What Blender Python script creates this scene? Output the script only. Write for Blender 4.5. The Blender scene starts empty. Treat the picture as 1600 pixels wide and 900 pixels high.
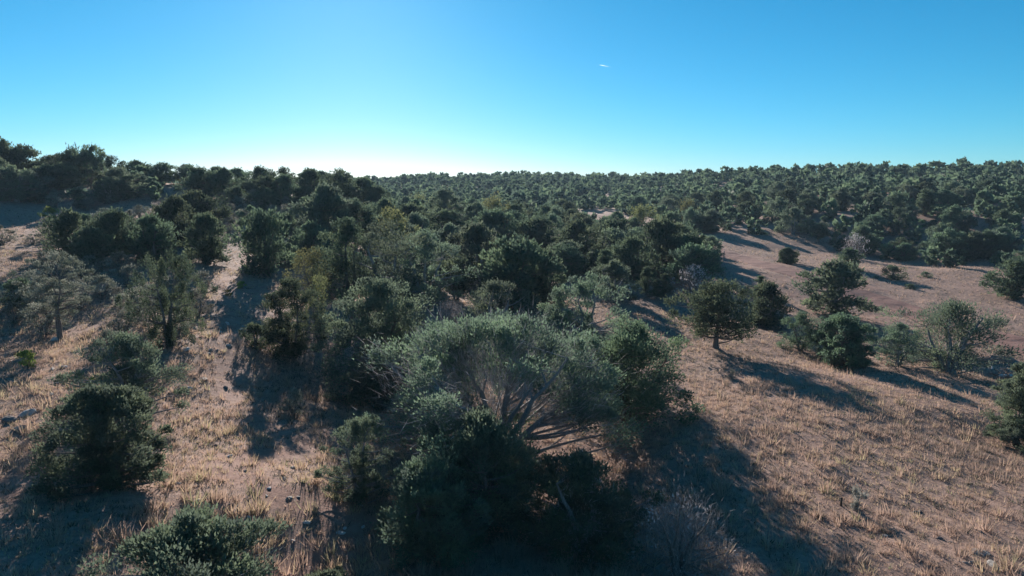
import bpy, math, random
import numpy as np
from mathutils import Vector, Quaternion

# ------------------------------------------------------------------ camera, sky, sun, exposure
scene = bpy.context.scene
R = math.radians
F = 1067.0                      # focal length in pixels of a 1600 px wide frame (24 mm on 36 mm)
PITCH = R(8.0)
CAMZ = 11.0
cam_d = bpy.data.cameras.new('camera'); cam = bpy.data.objects.new('camera', cam_d)
scene.collection.objects.link(cam); scene.camera = cam
cam_d.sensor_width = 36.0; cam_d.lens = 24.0; cam_d.clip_start = 0.1; cam_d.clip_end = 60000
cam.location = (0, 0, CAMZ); cam.rotation_euler = (R(90) - PITCH, 0, 0)

def ray(u, v):
    """direction of a photograph pixel, scaled to 1 m of forward (y) distance"""
    x = (u - 800) / F; zc = -(v - 450) / F
    y = math.cos(PITCH) + zc * math.sin(PITCH)
    z = -math.sin(PITCH) + zc * math.cos(PITCH)
    return x / y, z / y

sx, sz = ray(540, -85)
SUN = Vector((sx, 1.0, sz)).normalized()
SUN_EL = math.asin(SUN.z); SUN_AZ = math.atan2(SUN.x, SUN.y)

world = bpy.data.worlds.new('World'); scene.world = world; world.use_nodes = True
nt = world.node_tree; nt.nodes.clear()
sky = nt.nodes.new('ShaderNodeTexSky'); sky.sky_type = 'NISHITA'; sky.sun_disc = False
sky.sun_elevation = SUN_EL; sky.sun_rotation = SUN_AZ
sky.altitude = 1500; sky.air_density = 1.0; sky.dust_density = 0.32; sky.ozone_density = 5.3
EXPO = 0.9; SKY_S = 0.113 / 2 ** EXPO
bg = nt.nodes.new('ShaderNodeBackground'); bg.inputs['Strength'].default_value = SKY_S
wo = nt.nodes.new('ShaderNodeOutputWorld')
# the camera's colour response: a deeper, more cyan blue all over the sky
sep = nt.nodes.new('ShaderNodeSeparateColor'); com = nt.nodes.new('ShaderNodeCombineColor')
def _m(op, a, b):
    q = nt.nodes.new('ShaderNodeMath'); q.operation = op
    for i, w in enumerate((a, b)):
        if isinstance(w, (int, float)): q.inputs[i].default_value = w
        else: nt.links.new(w, q.inputs[i])
    return q.outputs[0]
nt.links.new(sky.outputs[0], sep.inputs[0])
r1 = _m('MULTIPLY', sep.outputs[0], 0.113); r2 = _m('MINIMUM', _m('POWER', r1, 1.8), r1)
nt.links.new(_m('DIVIDE', r2, 0.113), com.inputs[0]); nt.links.new(_m('MULTIPLY', sep.outputs[1], 1.0), com.inputs[1]); nt.links.new(_m('MULTIPLY', sep.outputs[2], 1.02), com.inputs[2])
nt.links.new(com.outputs[0], bg.inputs[0]); nt.links.new(bg.outputs[0], wo.inputs[0])

sun_d = bpy.data.lights.new('sun', 'SUN'); sun_d.energy = 5.0; sun_d.angle = R(0.5); sun_d.color = (1.0, 0.91, 0.82)
sun = bpy.data.objects.new('sun', sun_d); scene.collection.objects.link(sun)
sun.location = SUN * 100
sun.rotation_euler = (-SUN).to_track_quat('-Z', 'Y').to_euler()

vs = scene.view_settings
vs.view_transform = 'Standard'; vs.look = 'None'; vs.exposure = EXPO; vs.gamma = 1.0; vs.use_curve_mapping = False
scene.cycles.max_bounces = 6; scene.cycles.transparent_max_bounces = 4

# ------------------------------------------------------------------ helpers
COL = scene.collection
rng = np.random.default_rng(7)

def _hash(ix, iy, s):
    n = (ix.astype(np.int64) * 374761393 + iy.astype(np.int64) * 668265263 + s * 1274126177) & 0x7fffffff
    n = ((n ^ (n >> 13)) * 1103515245) & 0x7fffffff
    n = ((n ^ (n >> 15)) * 12345789 + 11) & 0x7fffffff
    return ((n ^ (n >> 16)) & 0xffff) / 65535.0

def vnoise(x, y, s=0):
    x = np.asarray(x, float); y = np.asarray(y, float)
    ix = np.floor(x); iy = np.floor(y); fx = x - ix; fy = y - iy
    fx = fx * fx * (3 - 2 * fx); fy = fy * fy * (3 - 2 * fy)
    ix = ix.astype(np.int64); iy = iy.astype(np.int64)
    a = _hash(ix, iy, s); b = _hash(ix + 1, iy, s); c = _hash(ix, iy + 1, s); d = _hash(ix + 1, iy + 1, s)
    return (a * (1 - fx) + b * fx) * (1 - fy) + (c * (1 - fx) + d * fx) * fy

def fbm(x, y, s=0, o=4):
    t = 0; a = 0.5
    for k in range(o):
        t = t + a * vnoise(x * 2 ** k, y * 2 ** k, s + k * 17); a *= 0.5
    return t

def sstep(a, b, x):
    t = np.clip((np.asarray(x, float) - a) / (b - a), 0, 1); return t * t * (3 - 2 * t)

# ------------------------------------------------------------------ terrain: a surface through surveyed points
CP = [(800,900,18.4),(450,900,17.6),(1200,900,18.4),(1590,890,18.3),(10,890,14.2),(180,745,20.5),(330,770,19.8),(560,780,22),
      (600,625,36.5),(775,715,27),(450,560,38),(265,540,35),(340,500,41),(90,530,36.5),(40,485,42),(400,430,58),
      (60,400,58),(30,345,82),(430,350,85),(20,288,106),(115,288,108),(250,288,112),(300,292,112),(400,308,112),(480,314,112),(560,322,114),
      (700,460,60),(850,490,54),(700,400,86),(800,352,130),(650,338,125),(985,655,31.5),
      (1100,640,32),(1400,800,22),(1500,640,33.8),(1320,570,44),(1120,535,48),(1480,585,43.5),(1560,590,46),(1590,700,30),
      (1380,480,69),(1600,540,55),(1200,420,88),(1130,392,105),(1500,420,93),(1400,400,110),(1010,465,64),(1080,432,78),
      (950,345,165),(1300,340,135),(1560,345,125),(1300,286,225),(1450,288,215),(1100,305,235),(1170,283,262),(1600,286,205),
      (1000,293,300),(900,286,380),(760,282,400),(650,296,440)]
pts = []
for u, v, D in CP:
    a, b = ray(u, v); pts.append((a * D, D, CAMZ + b * D))
pts += [(-75, 20, 9.5), (-95, 70, 12), (-60, 0, 7), (0, -30, 1), (-30, -20, 3.5), (40, -20, 1), (60, 10, -1), (80, 40, -1.5), (110, 70, 0),
        (130, 110, 4), (240, 200, 18), (-130, 120, 13), (-70, 160, 8), (-30, 150, 6), (-110, 190, 11), (-170, 300, 12),
        (0, 520, 8), (150, 480, 9), (320, 330, 12), (-250, 480, 8), (300, 480, 6), (-15, 10, 1.6), (15, 8, 0.6), (-200, 30, 12), (220, 30, 3), (0, -90, 2)]
P = np.array(pts)
def _U(r2):
    return r2 * np.log(np.maximum(r2, 1e-9)) * 0.5
n = len(P); S = 100.0
X = P[:, :2] / S
K = _U(((X[:, None] - X[None]) ** 2).sum(-1)) + np.eye(n) * 2e-4
A = np.zeros((n + 3, n + 3)); A[:n, :n] = K; A[:n, n] = 1; A[:n, n + 1:] = X; A[n, :n] = 1; A[n + 1:, :n] = X.T
SOL = np.linalg.solve(A, np.concatenate([P[:, 2], [0, 0, 0]]))

def path_pts(lst):
    out = []
    for u, v, D in lst:
        a, b = ray(u, v); out.append((a * D, D))
    return np.array(out)
def smooth_path(p, k=12):
    res = []
    q = np.vstack([2 * p[0] - p[1], p, 2 * p[-1] - p[-2]])
    for i in range(1, len(q) - 2):
        for t in np.linspace(0, 1, k, endpoint=False):
            a, b, c, d = q[i - 1], q[i], q[i + 1], q[i + 2]
            res.append(0.5 * (2 * b + (c - a) * t + (2 * a - 5 * b + 4 * c - d) * t * t + (3 * b - a - 3 * c + d) * t ** 3))
    res.append(p[-1]); return np.array(res)
ROAD = smooth_path(path_pts([(1790,600,44),(1600,540,55),(1490,505,62),(1390,470,71.5),(1300,445,79),(1215,420,88.5),(1150,398,100),(1090,380,113),(1020,362,137),(955,346,164),(900,338,190)]))
WASH = smooth_path(path_pts([(1800,640,38),(1640,600,43),(1560,582,46.5),(1490,566,48.5),(1380,545,51),(1230,520,54),(1130,490,60),(1040,470,66)]))
GULLY = smooth_path(path_pts([(880,770,22),(900,640,33),(800,560,44),(760,480,56),(730,430,72),(760,385,95)]))
def pdist(x, y, path):
    x = np.asarray(x, float); y = np.asarray(y, float)
    best = np.full(x.shape, 1e9); tt = np.zeros(x.shape)
    for i in range(len(path) - 1):
        a = path[i]; d = path[i + 1] - a; L = (d * d).sum()
        t = np.clip(((x - a[0]) * d[0] + (y - a[1]) * d[1]) / L, 0, 1)
        q = np.hypot(x - a[0] - d[0] * t, y - a[1] - d[1] * t)
        m = q < best; best = np.where(m, q, best); tt = np.where(m, (i + t) / (len(path) - 1), tt)
    return best, tt

def height(x, y):
    x = np.atleast_1d(np.asarray(x, float)); y = np.atleast_1d(np.asarray(y, float))
    sh = x.shape; x = x.ravel(); y = y.ravel()
    z = np.empty(len(x))
    for i in range(0, len(x), 20000):
        xs = np.clip(x[i:i+20000], -420, 480) / S; ys = np.clip(y[i:i+20000], -120, 600) / S
        r2 = (xs[:, None] - X[None, :, 0]) ** 2 + (ys[:, None] - X[None, :, 1]) ** 2
        z[i:i+20000] = _U(r2) @ SOL[:n] + SOL[n] + SOL[n + 1] * xs + SOL[n + 2] * ys
    d = np.hypot(x, y)
    z = np.clip(z, -8, 26)
    far = sstep(430, 900, d); z = z * (1 - far) + (-4) * far
    z += (fbm(x / 9, y / 9, 3) - 0.5) * 0.7 * sstep(10, 40, d) + (fbm(x / 1.6, y / 1.6, 9, 3) - 0.45) * 0.22
    z += (fbm(x / 45, y / 45, 5) - 0.5) * 5.0 * sstep(110, 220, d)
    near = (d < 140)
    if near.any():
        w, t = pdist(x[near], y[near], WASH)
        w = w + (vnoise(x[near] / 1.3, y[near] / 1.3, 31) - 0.5) * 0.9
        depth = 0.35 + 0.9 * sstep(0.45, 0.1, t)
        z[near] -= depth * (1 - sstep(0.7, 1.7, w))
        g, t = pdist(x[near], y[near], GULLY)
        z[near] -= 0.5 * (1 - sstep(0.5, 4.0, g))
    return z.reshape(sh)

def h1(x, y): return float(height(x, y)[0])
def ground_at(u, v, Dmax=500):
    a, b = ray(u, v)
    D = np.concatenate([np.arange(12, 120, 0.25), np.arange(120, Dmax, 1.0)])
    z = height(a * D, D); under = (CAMZ + b * D) < z
    i = np.argmax(under) if under.any() else len(D) - 1
    return a * D[i], D[i], z[i]
def project(x, y, z):
    zc = z - CAMZ; c, s = math.cos(PITCH), math.sin(PITCH)
    fw = y * c - zc * s; up = y * s + zc * c
    return 800 + F * x / fw, 450 - F * up / fw, fw

def inpoly(u, v, poly):
    u = np.asarray(u); v = np.asarray(v); r = np.zeros(u.shape, bool); p = poly; j = len(p) - 1
    for i in range(len(p)):
        xi, yi = p[i]; xj, yj = p[j]
        r ^= ((yi > v) != (yj > v)) & (u < (xj - xi) * (v - yi) / (yj - yi + 1e-9) + xi); j = i
    return r

# ------------------------------------------------------------------ materials
def mat(name):
    m = bpy.data.materials.new(name); m.use_nodes = True
    nt = m.node_tree; nt.nodes.clear(); out = nt.nodes.new('ShaderNodeOutputMaterial')
    return m, nt, out
def N(nt, t, **kw):
    nd = nt.nodes.new(t)
    for k, v in kw.items():
        if k in nd.inputs: nd.inputs[k].default_value = v
        else: setattr(nd, k, v)
    return nd
def ramp(nt, stops, fac):
    r = nt.nodes.new('ShaderNodeValToRGB'); e = r.color_ramp.elements
    while len(e) < len(stops): e.new(0.5)
    for i, (p, c) in enumerate(stops): e[i].position = p; e[i].color = (*c, 1)
    nt.links.new(fac, r.inputs[0]); return r.outputs[0]
def mix(nt, a, b, fac, mode='MIX'):
    m = nt.nodes.new('ShaderNodeMix'); m.data_type = 'RGBA'; m.blend_type = mode
    for s, v in ((m.inputs[0], fac), (m.inputs[6], a), (m.inputs[7], b)):
        if hasattr(v, 'is_output'): nt.links.new(v, s)
        else: s.default_value = v if isinstance(v, (int, float)) else (*v, 1)
    return m.outputs[2]

def leaf_mat(name, stops, trans=0.48, hue=0.035, val=0.32):
    m, nt, out = mat(name)
    at = N(nt, 'ShaderNodeAttribute', attribute_name='tint')
    c = ramp(nt, stops, at.outputs['Fac'])
    oi = N(nt, 'ShaderNodeObjectInfo')
    h = N(nt, 'ShaderNodeHueSaturation')
    for sock, lo, hi in (('Hue', 0.5 - hue, 0.5 + hue), ('Value', 1 - val, 1 + val)):
        mr = N(nt, 'ShaderNodeMapRange'); mr.inputs['To Min'].default_value = lo; mr.inputs['To Max'].default_value = hi
        nt.links.new(oi.outputs['Random'], mr.inputs['Value']); nt.links.new(mr.outputs[0], h.inputs[sock])
    nt.links.new(c, h.inputs['Color'])
    b = N(nt, 'ShaderNodeBsdfPrincipled', Roughness=0.75); b.inputs['Specular IOR Level'].default_value = 0.15
    t = N(nt, 'ShaderNodeBsdfTranslucent'); mx = N(nt, 'ShaderNodeMixShader'); mx.inputs[0].default_value = trans
    nt.links.new(h.outputs[0], b.inputs['Base Color']); nt.links.new(h.outputs[0], t.inputs[0])
    nt.links.new(b.outputs[0], mx.inputs[1]); nt.links.new(t.outputs[0], mx.inputs[2]); nt.links.new(mx.outputs[0], out.inputs[0])
    return m
M = {}
M['juniper'] = leaf_mat('juniper_foliage', [(0, (0.062, 0.090, 0.066)), (0.5, (0.098, 0.138, 0.088)), (1, (0.150, 0.192, 0.108))])
M['greyjun'] = leaf_mat('grey_juniper_foliage', [(0, (0.098, 0.125, 0.100)), (0.5, (0.132, 0.172, 0.118)), (1, (0.180, 0.225, 0.132))])
M['pale'] = leaf_mat('pale_shrub_leaves', [(0, (0.10, 0.115, 0.085)), (0.5, (0.19, 0.195, 0.155)), (1, (0.33, 0.32, 0.27))], 0.32)
M['lime'] = leaf_mat('yellow_green_leaves', [(0, (0.12, 0.16, 0.03)), (0.5, (0.22, 0.26, 0.06)), (1, (0.33, 0.34, 0.10))], 0.35)
M['olive'] = leaf_mat('yellowish_foliage', [(0, (0.10, 0.11, 0.06)), (0.5, (0.16, 0.17, 0.075)), (1, (0.24, 0.24, 0.10))])
M['bare'] = leaf_mat('bare_twigs', [(0, (0.24, 0.215, 0.22)), (0.5, (0.36, 0.33, 0.33)), (1, (0.50, 0.46, 0.45))], 0.2, 0.01)
M['grass'] = leaf_mat('dry_grass', [(0, (0.085, 0.085, 0.062)), (0.12, (0.15, 0.135, 0.10)), (0.3, (0.355, 0.26, 0.21)), (0.6, (0.475, 0.33, 0.258)), (0.85, (0.50, 0.395, 0.25)), (1, (0.33, 0.32, 0.18))], 0.5, 0.0, 0.0)
M['cactus'] = leaf_mat('pale_cactus_spines', [(0, (0.35, 0.36, 0.30)), (1, (0.6, 0.58, 0.5))], 0.3)

def bark_mat(name, a, b):
    m, nt, out = mat(name)
    tc = N(nt, 'ShaderNodeTexCoord'); mp = N(nt, 'ShaderNodeMapping'); mp.inputs['Scale'].default_value = (9, 9, 1.6)
    nz = N(nt, 'ShaderNodeTexNoise', Scale=4.0, Detail=6.0)
    nt.links.new(tc.outputs['Object'], mp.inputs[0]); nt.links.new(mp.outputs[0], nz.inputs['Vector'])
    c = ramp(nt, [(0.3, a), (0.7, b)], nz.outputs[0])
    bs = N(nt, 'ShaderNodeBsdfPrincipled', Roughness=0.85); bs.inputs['Specular IOR Level'].default_value = 0.2
    bp = N(nt, 'ShaderNodeBump', Strength=0.6, Distance=0.03)
    nt.links.new(nz.outputs[0], bp.inputs['Height']); nt.links.new(bp.outputs[0], bs.inputs['Normal'])
    nt.links.new(c, bs.inputs['Base Color']); nt.links.new(bs.outputs[0], out.inputs[0]); return m
M['bark'] = bark_mat('grey_brown_bark', (0.09, 0.07, 0.06), (0.24, 0.20, 0.18))
M['greybark'] = bark_mat('weathered_grey_bark', (0.16, 0.145, 0.14), (0.33, 0.305, 0.295))
M['post'] = bark_mat('dark_post_wood', (0.03, 0.025, 0.02), (0.09, 0.07, 0.06))

def rock_mat(name, a, b, c2):
    m, nt, out = mat(name)
    tc = N(nt, 'ShaderNodeTexCoord'); nz = N(nt, 'ShaderNodeTexNoise', Scale=3.5, Detail=8.0, Roughness=0.65)
    nt.links.new(tc.outputs['Object'], nz.inputs['Vector'])
    c = ramp(nt, [(0.3, a), (0.55, b), (0.75, c2)], nz.outputs[0])
    bs = N(nt, 'ShaderNodeBsdfPrincipled', Roughness=0.8)
    bp = N(nt, 'ShaderNodeBump', Strength=0.7, Distance=0.05)
    nt.links.new(nz.outputs[0], bp.inputs['Height']); nt.links.new(bp.outputs[0], bs.inputs['Normal'])
    nt.links.new(c, bs.inputs['Base Color']); nt.links.new(bs.outputs[0], out.inputs[0]); return m
M['rock'] = rock_mat('grey_rock', (0.16, 0.14, 0.13), (0.30, 0.28, 0.26), (0.45, 0.42, 0.40))
M['palerock'] = rock_mat('pale_rock', (0.34, 0.31, 0.30), (0.52, 0.49, 0.47), (0.68, 0.65, 0.62))
M['darkrock'] = rock_mat('dark_rock', (0.07, 0.06, 0.06), (0.15, 0.13, 0.125), (0.25, 0.22, 0.2))
M['redrock'] = rock_mat('red_earth_rock', (0.18, 0.085, 0.06), (0.28, 0.14, 0.10), (0.38, 0.24, 0.19))

def soil_mat(name, road=False):
    m, nt, out = mat(name)
    ge = N(nt, 'ShaderNodeNewGeometry')
    def noise(sc, det=5.0, rough=0.6):
        q = N(nt, 'ShaderNodeTexNoise', Scale=sc, Detail=det, Roughness=rough); nt.links.new(ge.outputs['Position'], q.inputs['Vector']); return q.outputs[0]
    soil = ramp(nt, [(0.3, (0.20, 0.120, 0.096)), (0.5, (0.31, 0.196, 0.160)), (0.72, (0.41, 0.29, 0.24))], noise(0.9, 8.0, 0.7))
    if road:
        soil = ramp(nt, [(0.3, (0.20, 0.105, 0.085)), (0.55, (0.265, 0.15, 0.125)), (0.75, (0.32, 0.205, 0.175))], noise(1.4, 8.0, 0.7))
        col = soil
    else:
        litter = ramp(nt, [(0.25, (0.13, 0.105, 0.085)), (0.45, (0.27, 0.193, 0.163)), (0.6, (0.395, 0.283, 0.23)), (0.8, (0.43, 0.335, 0.225))], noise(3.2, 7.0, 0.75))
        at = N(nt, 'ShaderNodeAttribute', attribute_name='bare')
        col = mix(nt, litter, soil, at.outputs['Fac'])
        big = ramp(nt, [(0.35, (0.78, 0.72, 0.70)), (0.65, (1.15, 1.05, 1.0))], noise(0.12, 4.0))
        col = mix(nt, col, big, 0.8, 'MULTIPLY')
    vo = N(nt, 'ShaderNodeTexVoronoi', Scale=9.0); nt.links.new(ge.outputs['Position'], vo.inputs['Vector'])
    peb = ramp(nt, [(0.0, (1, 1, 1)), (0.12, (1, 1, 1)), (0.17, (0, 0, 0))], vo.outputs['Distance'])
    sel = N(nt, 'ShaderNodeMath', operation='GREATER_THAN'); nt.links.new(vo.outputs['Color'], sel.inputs[0]); sel.inputs[1].default_value = 0.66
    pm = N(nt, 'ShaderNodeMath', operation='MULTIPLY'); nt.links.new(peb, pm.inputs[0]); nt.links.new(sel.outputs[0], pm.inputs[1])
    col = mix(nt, col, (0.46, 0.40, 0.37), pm.outputs[0])
    bs = N(nt, 'ShaderNodeBsdfPrincipled', Roughness=0.9); bs.inputs['Specular IOR Level'].default_value = 0.15
    bp = N(nt, 'ShaderNodeBump', Strength=0.8, Distance=0.08)
    nt.links.new(noise(4.0, 8.0, 0.75), bp.inputs['Height']); nt.links.new(bp.outputs[0], bs.inputs['Normal'])
    nt.links.new(col, bs.inputs['Base Color']); nt.links.new(bs.outputs[0], out.inputs[0]); return m
M['soil'] = soil_mat('dry_grass_soil'); M['road'] = soil_mat('reddish_dirt', True)
m, nt, out = mat('contrail_ice'); pv = N(nt, 'ShaderNodeVolumePrincipled'); pv.inputs['Color'].default_value = (1, 1, 1, 1); pv.inputs['Density'].default_value = 0.05; pv.inputs['Anisotropy'].default_value = 0.6
nt.links.new(pv.outputs[0], out.inputs['Volume']); M['contrail'] = m

# ------------------------------------------------------------------ mesh building
class MB:
    def __init__(s): s.v = []; s.f = []; s.t = []; s.n = 0     # vertex blocks, (face array) blocks, tint blocks
    def add(s, v, f, tint=0.5):
        v = np.asarray(v, float).reshape(-1, 3); s.v.append(v); s.f.append(np.asarray(f) + s.n)
        s.t.append(np.broadcast_to(np.asarray(tint, float), (len(v),)) if np.ndim(tint) < 1 or len(tint) != len(v) else np.asarray(tint, float)); s.n += len(v)
    def mesh(s, name, material, smooth=False):
        me = bpy.data.meshes.new(name)
        v = np.concatenate(s.v); t = np.concatenate(s.t)
        lens = np.concatenate([np.full(len(f), f.shape[1]) for f in s.f]); idx = np.concatenate([f.ravel() for f in s.f])
        me.vertices.add(len(v)); me.vertices.foreach_set('co', v.ravel().astype(np.float32))
        me.loops.add(len(idx)); me.loops.foreach_set('vertex_index', idx.astype(np.int32))
        me.polygons.add(len(lens)); st = np.concatenate([[0], np.cumsum(lens)[:-1]])
        me.polygons.foreach_set('loop_start', st.astype(np.int32)); me.polygons.foreach_set('loop_total', lens.astype(np.int32))
        if smooth: me.polygons.foreach_set('use_smooth', np.ones(len(lens), bool))
        a = me.attributes.new('tint', 'FLOAT', 'POINT'); a.data.foreach_set('value', t.astype(np.float32))
        me.materials.append(material); me.update(calc_edges=True); return me

def unit(v): return v / np.maximum(np.linalg.norm(v, axis=-1, keepdims=True), 1e-9)
def tube(mb, p, r, sides=6, tint=0.5):
    p = np.asarray(p, float); r = np.asarray(r, float); k = len(p)
    d = unit(np.gradient(p, axis=0)); ref = np.where(np.abs(d[:, 2:3]) > 0.9, [[1., 0, 0]], [[0, 0, 1.]])
    a = unit(np.cross(d, ref)); b = np.cross(d, a)
    th = np.linspace(0, 2 * np.pi, sides, endpoint=False)
    v = p[:, None] + r[:, None, None] * (a[:, None] * np.cos(th)[None, :, None] + b[:, None] * np.sin(th)[None, :, None])
    i = np.arange(k - 1)[:, None] * sides; j = np.arange(sides)[None]; j2 = (j + 1) % sides
    f = np.stack([i + j, i + j2, i + sides + j2, i + sides + j], -1).reshape(-1, 4)
    mb.add(v, f, tint)
def leaves(mb, pos, dirs, L, Wd, tint, g):
    """slender three-cornered sprays"""
    m = len(pos); d = unit(dirs); s = unit(np.cross(d, unit(g.normal(size=(m, 3)))))
    L = np.broadcast_to(L, (m,))[:, None]; Wd = np.broadcast_to(Wd, (m,))[:, None]
    v = np.stack([pos - d * L * .4 + s * Wd * .35, pos - d * L * .1 - s * Wd * .65, pos + d * L * .6], 1)
    mb.add(v, np.arange(m * 3).reshape(-1, 3), np.repeat(tint, 3))

def tree_data(seed, H, W, clumps, lpc, L, form='round', stems=3, low=0.08, twigs=0, sides=6, crownfill=0.45, cl_r=0.17, open_=0.0, branch=True, asp=1.0, gap=False, bites=2):
    """returns (trunk builder, crown builder, twig builder); tree stands on the origin, H tall, W wide"""
    g = np.random.default_rng(seed); tr, cr, tw = MB(), MB(), MB()
    Rw = W / 2
    # crown outline: radius by height and by direction
    ph = g.uniform(0, 6.28, 4); am = g.uniform(0.08, 0.24, 4)
    def rad(t, th):
        if form == 'round': b = np.where(t < .4, 1 - .22 * ((.4 - t) / .4) ** 2, np.sqrt(np.clip(1 - ((t - 0.4) / 0.62) ** 2, 0, 1)))
        elif form == 'cone': b = np.clip(1 - t, 0, 1) ** 0.75 * np.clip((t + 0.12) / 0.25, 0, 1)
        elif form == 'umbrella': b = np.sqrt(np.clip(1 - ((t - 0.55) / 0.47) ** 2, 0, 1)) * np.clip(0.55 + t * 0.7, 0, 1)
        elif form == 'flame': b = np.clip(0.5 + 0.8 * t, 0, 1) * np.sqrt(np.clip(1 - ((t - 0.45) / 0.6) ** 2, 0, 1))
        else: b = np.sqrt(np.clip(1 - (t - 0.3) ** 2 / 0.55, 0, 1))
        w = 1 + sum(am[k] * np.sin((k + 2) * th + ph[k] + 3.5 * t * (k % 2)) for k in range(4))
        return b * w * Rw
    t = low + (1 - low) * g.uniform(0, 1, clumps) ** (1.15 if low < .1 else .9); th = g.uniform(0, 2 * np.pi, clumps)
    fr = g.uniform(0, 1, clumps) ** crownfill
    fr = np.where(t > 0.85, g.uniform(0, 1, clumps) ** 0.6, fr)
    cR = cl_r * W * g.uniform(0.65, 1.35, clumps)
    r = np.maximum(rad(t, th) * fr - cR * 0.5, 0)
    c = np.stack([r * np.cos(th), r * np.sin(th), t * H - cR * 0.35 * (t > 0.8)], -1)
    c[:, 2] = np.maximum(c[:, 2], 0.12 * H * low + cR * 0.3)
    f_ = Rw / np.percentile(np.hypot(c[:, 0], c[:, 1]) + .8 * cR, 90); c[:, :2] *= f_      # reach the full width and height
    c[:, 2] *= H / np.percentile(c[:, 2] + .75 * cR, 97)
    if gap:                                   # foliage missing on the shaded front, stems show through
        drop = (c[:, 1] < -.10 * W) & (c[:, 2] < .66 * H) & (c[:, 0] > -.12 * W) & (c[:, 0] < .26 * W)
        c = c[~drop]; cR = cR[~drop]; clumps = len(c)
    if bites and clumps > 20:                 # gaps where limbs have died back
        kp = np.ones(clumps, bool)
        for _ in range(bites):
            bc = c[g.integers(0, clumps)]; kp &= (np.linalg.norm(c - bc, axis=1) > g.uniform(.12, .2) * W) | (g.uniform(size=clumps) < .25)
        c = c[kp]; cR = cR[kp]; clumps = len(c)
    # stems
    sp = []
    for k in range(stems):
        a = 2 * np.pi * (k + g.uniform(-.3, .3)) / stems; reach = g.uniform(0.15, 0.45) * Rw * (0.35 if stems == 1 else 1.7 if gap else 1); hh = H * g.uniform(0.62, 0.86)
        q = np.linspace(0, 1, 9)
        x = np.cos(a) * reach * q ** 1.15 + np.cumsum(g.normal(0, 0.018 * W, 9)) * q; y = np.sin(a) * reach * q ** 1.15 + np.cumsum(g.normal(0, 0.018 * W, 9)) * q
        b0 = 0.025 * W if stems > 1 else 0
        p = np.stack([x + np.cos(a) * b0, y + np.sin(a) * b0, hh * q ** 0.92 - 0.12], -1)
        r0 = (0.018 + 0.020 / math.sqrt(stems)) * W * g.uniform(0.8, 1.2) * (0.55 if gap else 1)
        tube(tr, p, r0 * (1 - 0.82 * q) * np.where(q == 0, 1.45, 1), sides + 2); sp.append((p, r0))
    if branch:
        for i in range(clumps):
            best = None
            for p, r0 in sp:
                lowp = p[:, 2] < c[i, 2] - 0.22 * np.hypot(*(c[i, :2])) + 0.05 * H
                cand = np.where(lowp)[0]; j = cand[-1] if len(cand) else 1
                dd = np.linalg.norm(p[j] - c[i])
                if best is None or dd < best[0]: best = (dd, p[j], r0 * (1 - 0.82 * j / 8))
            dd, a, rb = best; q = np.linspace(0, 1, 6)[:, None]
            mid = (a + c[i]) / 2 + np.array([0, 0, -0.06 * dd + 0.05 * g.normal() * dd]) + g.normal(0, 0.06 * dd, 3)
            p = a * (1 - q) ** 2 + 2 * mid * q * (1 - q) + c[i] * q ** 2
            rr = min(rb * 0.55, 0.012 * W * (0.4 + dd / W)) * (1 - 0.8 * q[:, 0]) + 0.004
            tube(tr, p, rr, max(sides - 2, 3))
    # foliage sprays
    ctint = np.clip(g.normal(0.45, 0.22, clumps), 0, 1)
    m = clumps * lpc; ci = np.repeat(np.arange(clumps), lpc)
    d = unit(g.normal(size=(m, 3))); rr = g.uniform(0, 1, m) ** 0.5
    sc = np.stack([cR, cR, cR * (2.0 if form == 'flame' else 0.85)], -1)[ci]
    pos = c[ci] + d * rr[:, None] * sc
    # uneven clumps: push sprays into tufts
    tu = unit(g.normal(size=(clumps * 5, 3))); tu[:, 2] = np.abs(tu[:, 2]) * 0.9 + 0.05
    pick = ci * 5 + g.integers(0, 5, m); wgt = g.uniform(0.2, 0.8, m)[:, None]
    pos = pos * (1 - wgt) + (c[ci] + tu[pick] * sc * 0.95 + g.normal(0, 0.16, (m, 3)) * sc) * wgt
    pos[:, 2] = np.maximum(pos[:, 2], 0.04 * H)
    axis = unit(pos - np.array([0, 0, H * 0.3])) * 0.7 + np.array([0, 0, 0.65]) + d * 0.75
    keep = g.uniform(0, 1, m) > open_
    LL = L * g.uniform(0.6, 1.5, m)
    leaves(cr, pos[keep], axis[keep], LL[keep], (LL * asp * g.uniform(0.32, 0.5, m))[keep], np.clip(ctint[ci] + g.normal(0, 0.17, m), 0, 1)[keep], g)
    if twigs:
        k = g.integers(0, clumps, twigs); p0 = c[k] * g.uniform(0.75, 1.0, twigs)[:, None] + g.normal(0, 0.6, (twigs, 3)) * cR[k][:, None]
        p0[:, 2] = np.maximum(p0[:, 2], 0.06 * H)
        dr = unit(p0 - np.array([0, 0, 0.15 * H])) + g.normal(0, 0.45, (twigs, 3))
        leaves(tw, p0, dr, g.uniform(0.02, 0.075, twigs) * W, np.full(twigs, 0.0010 * W + 0.008), g.uniform(0, 1, twigs), g)
    return tr, cr, tw

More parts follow.
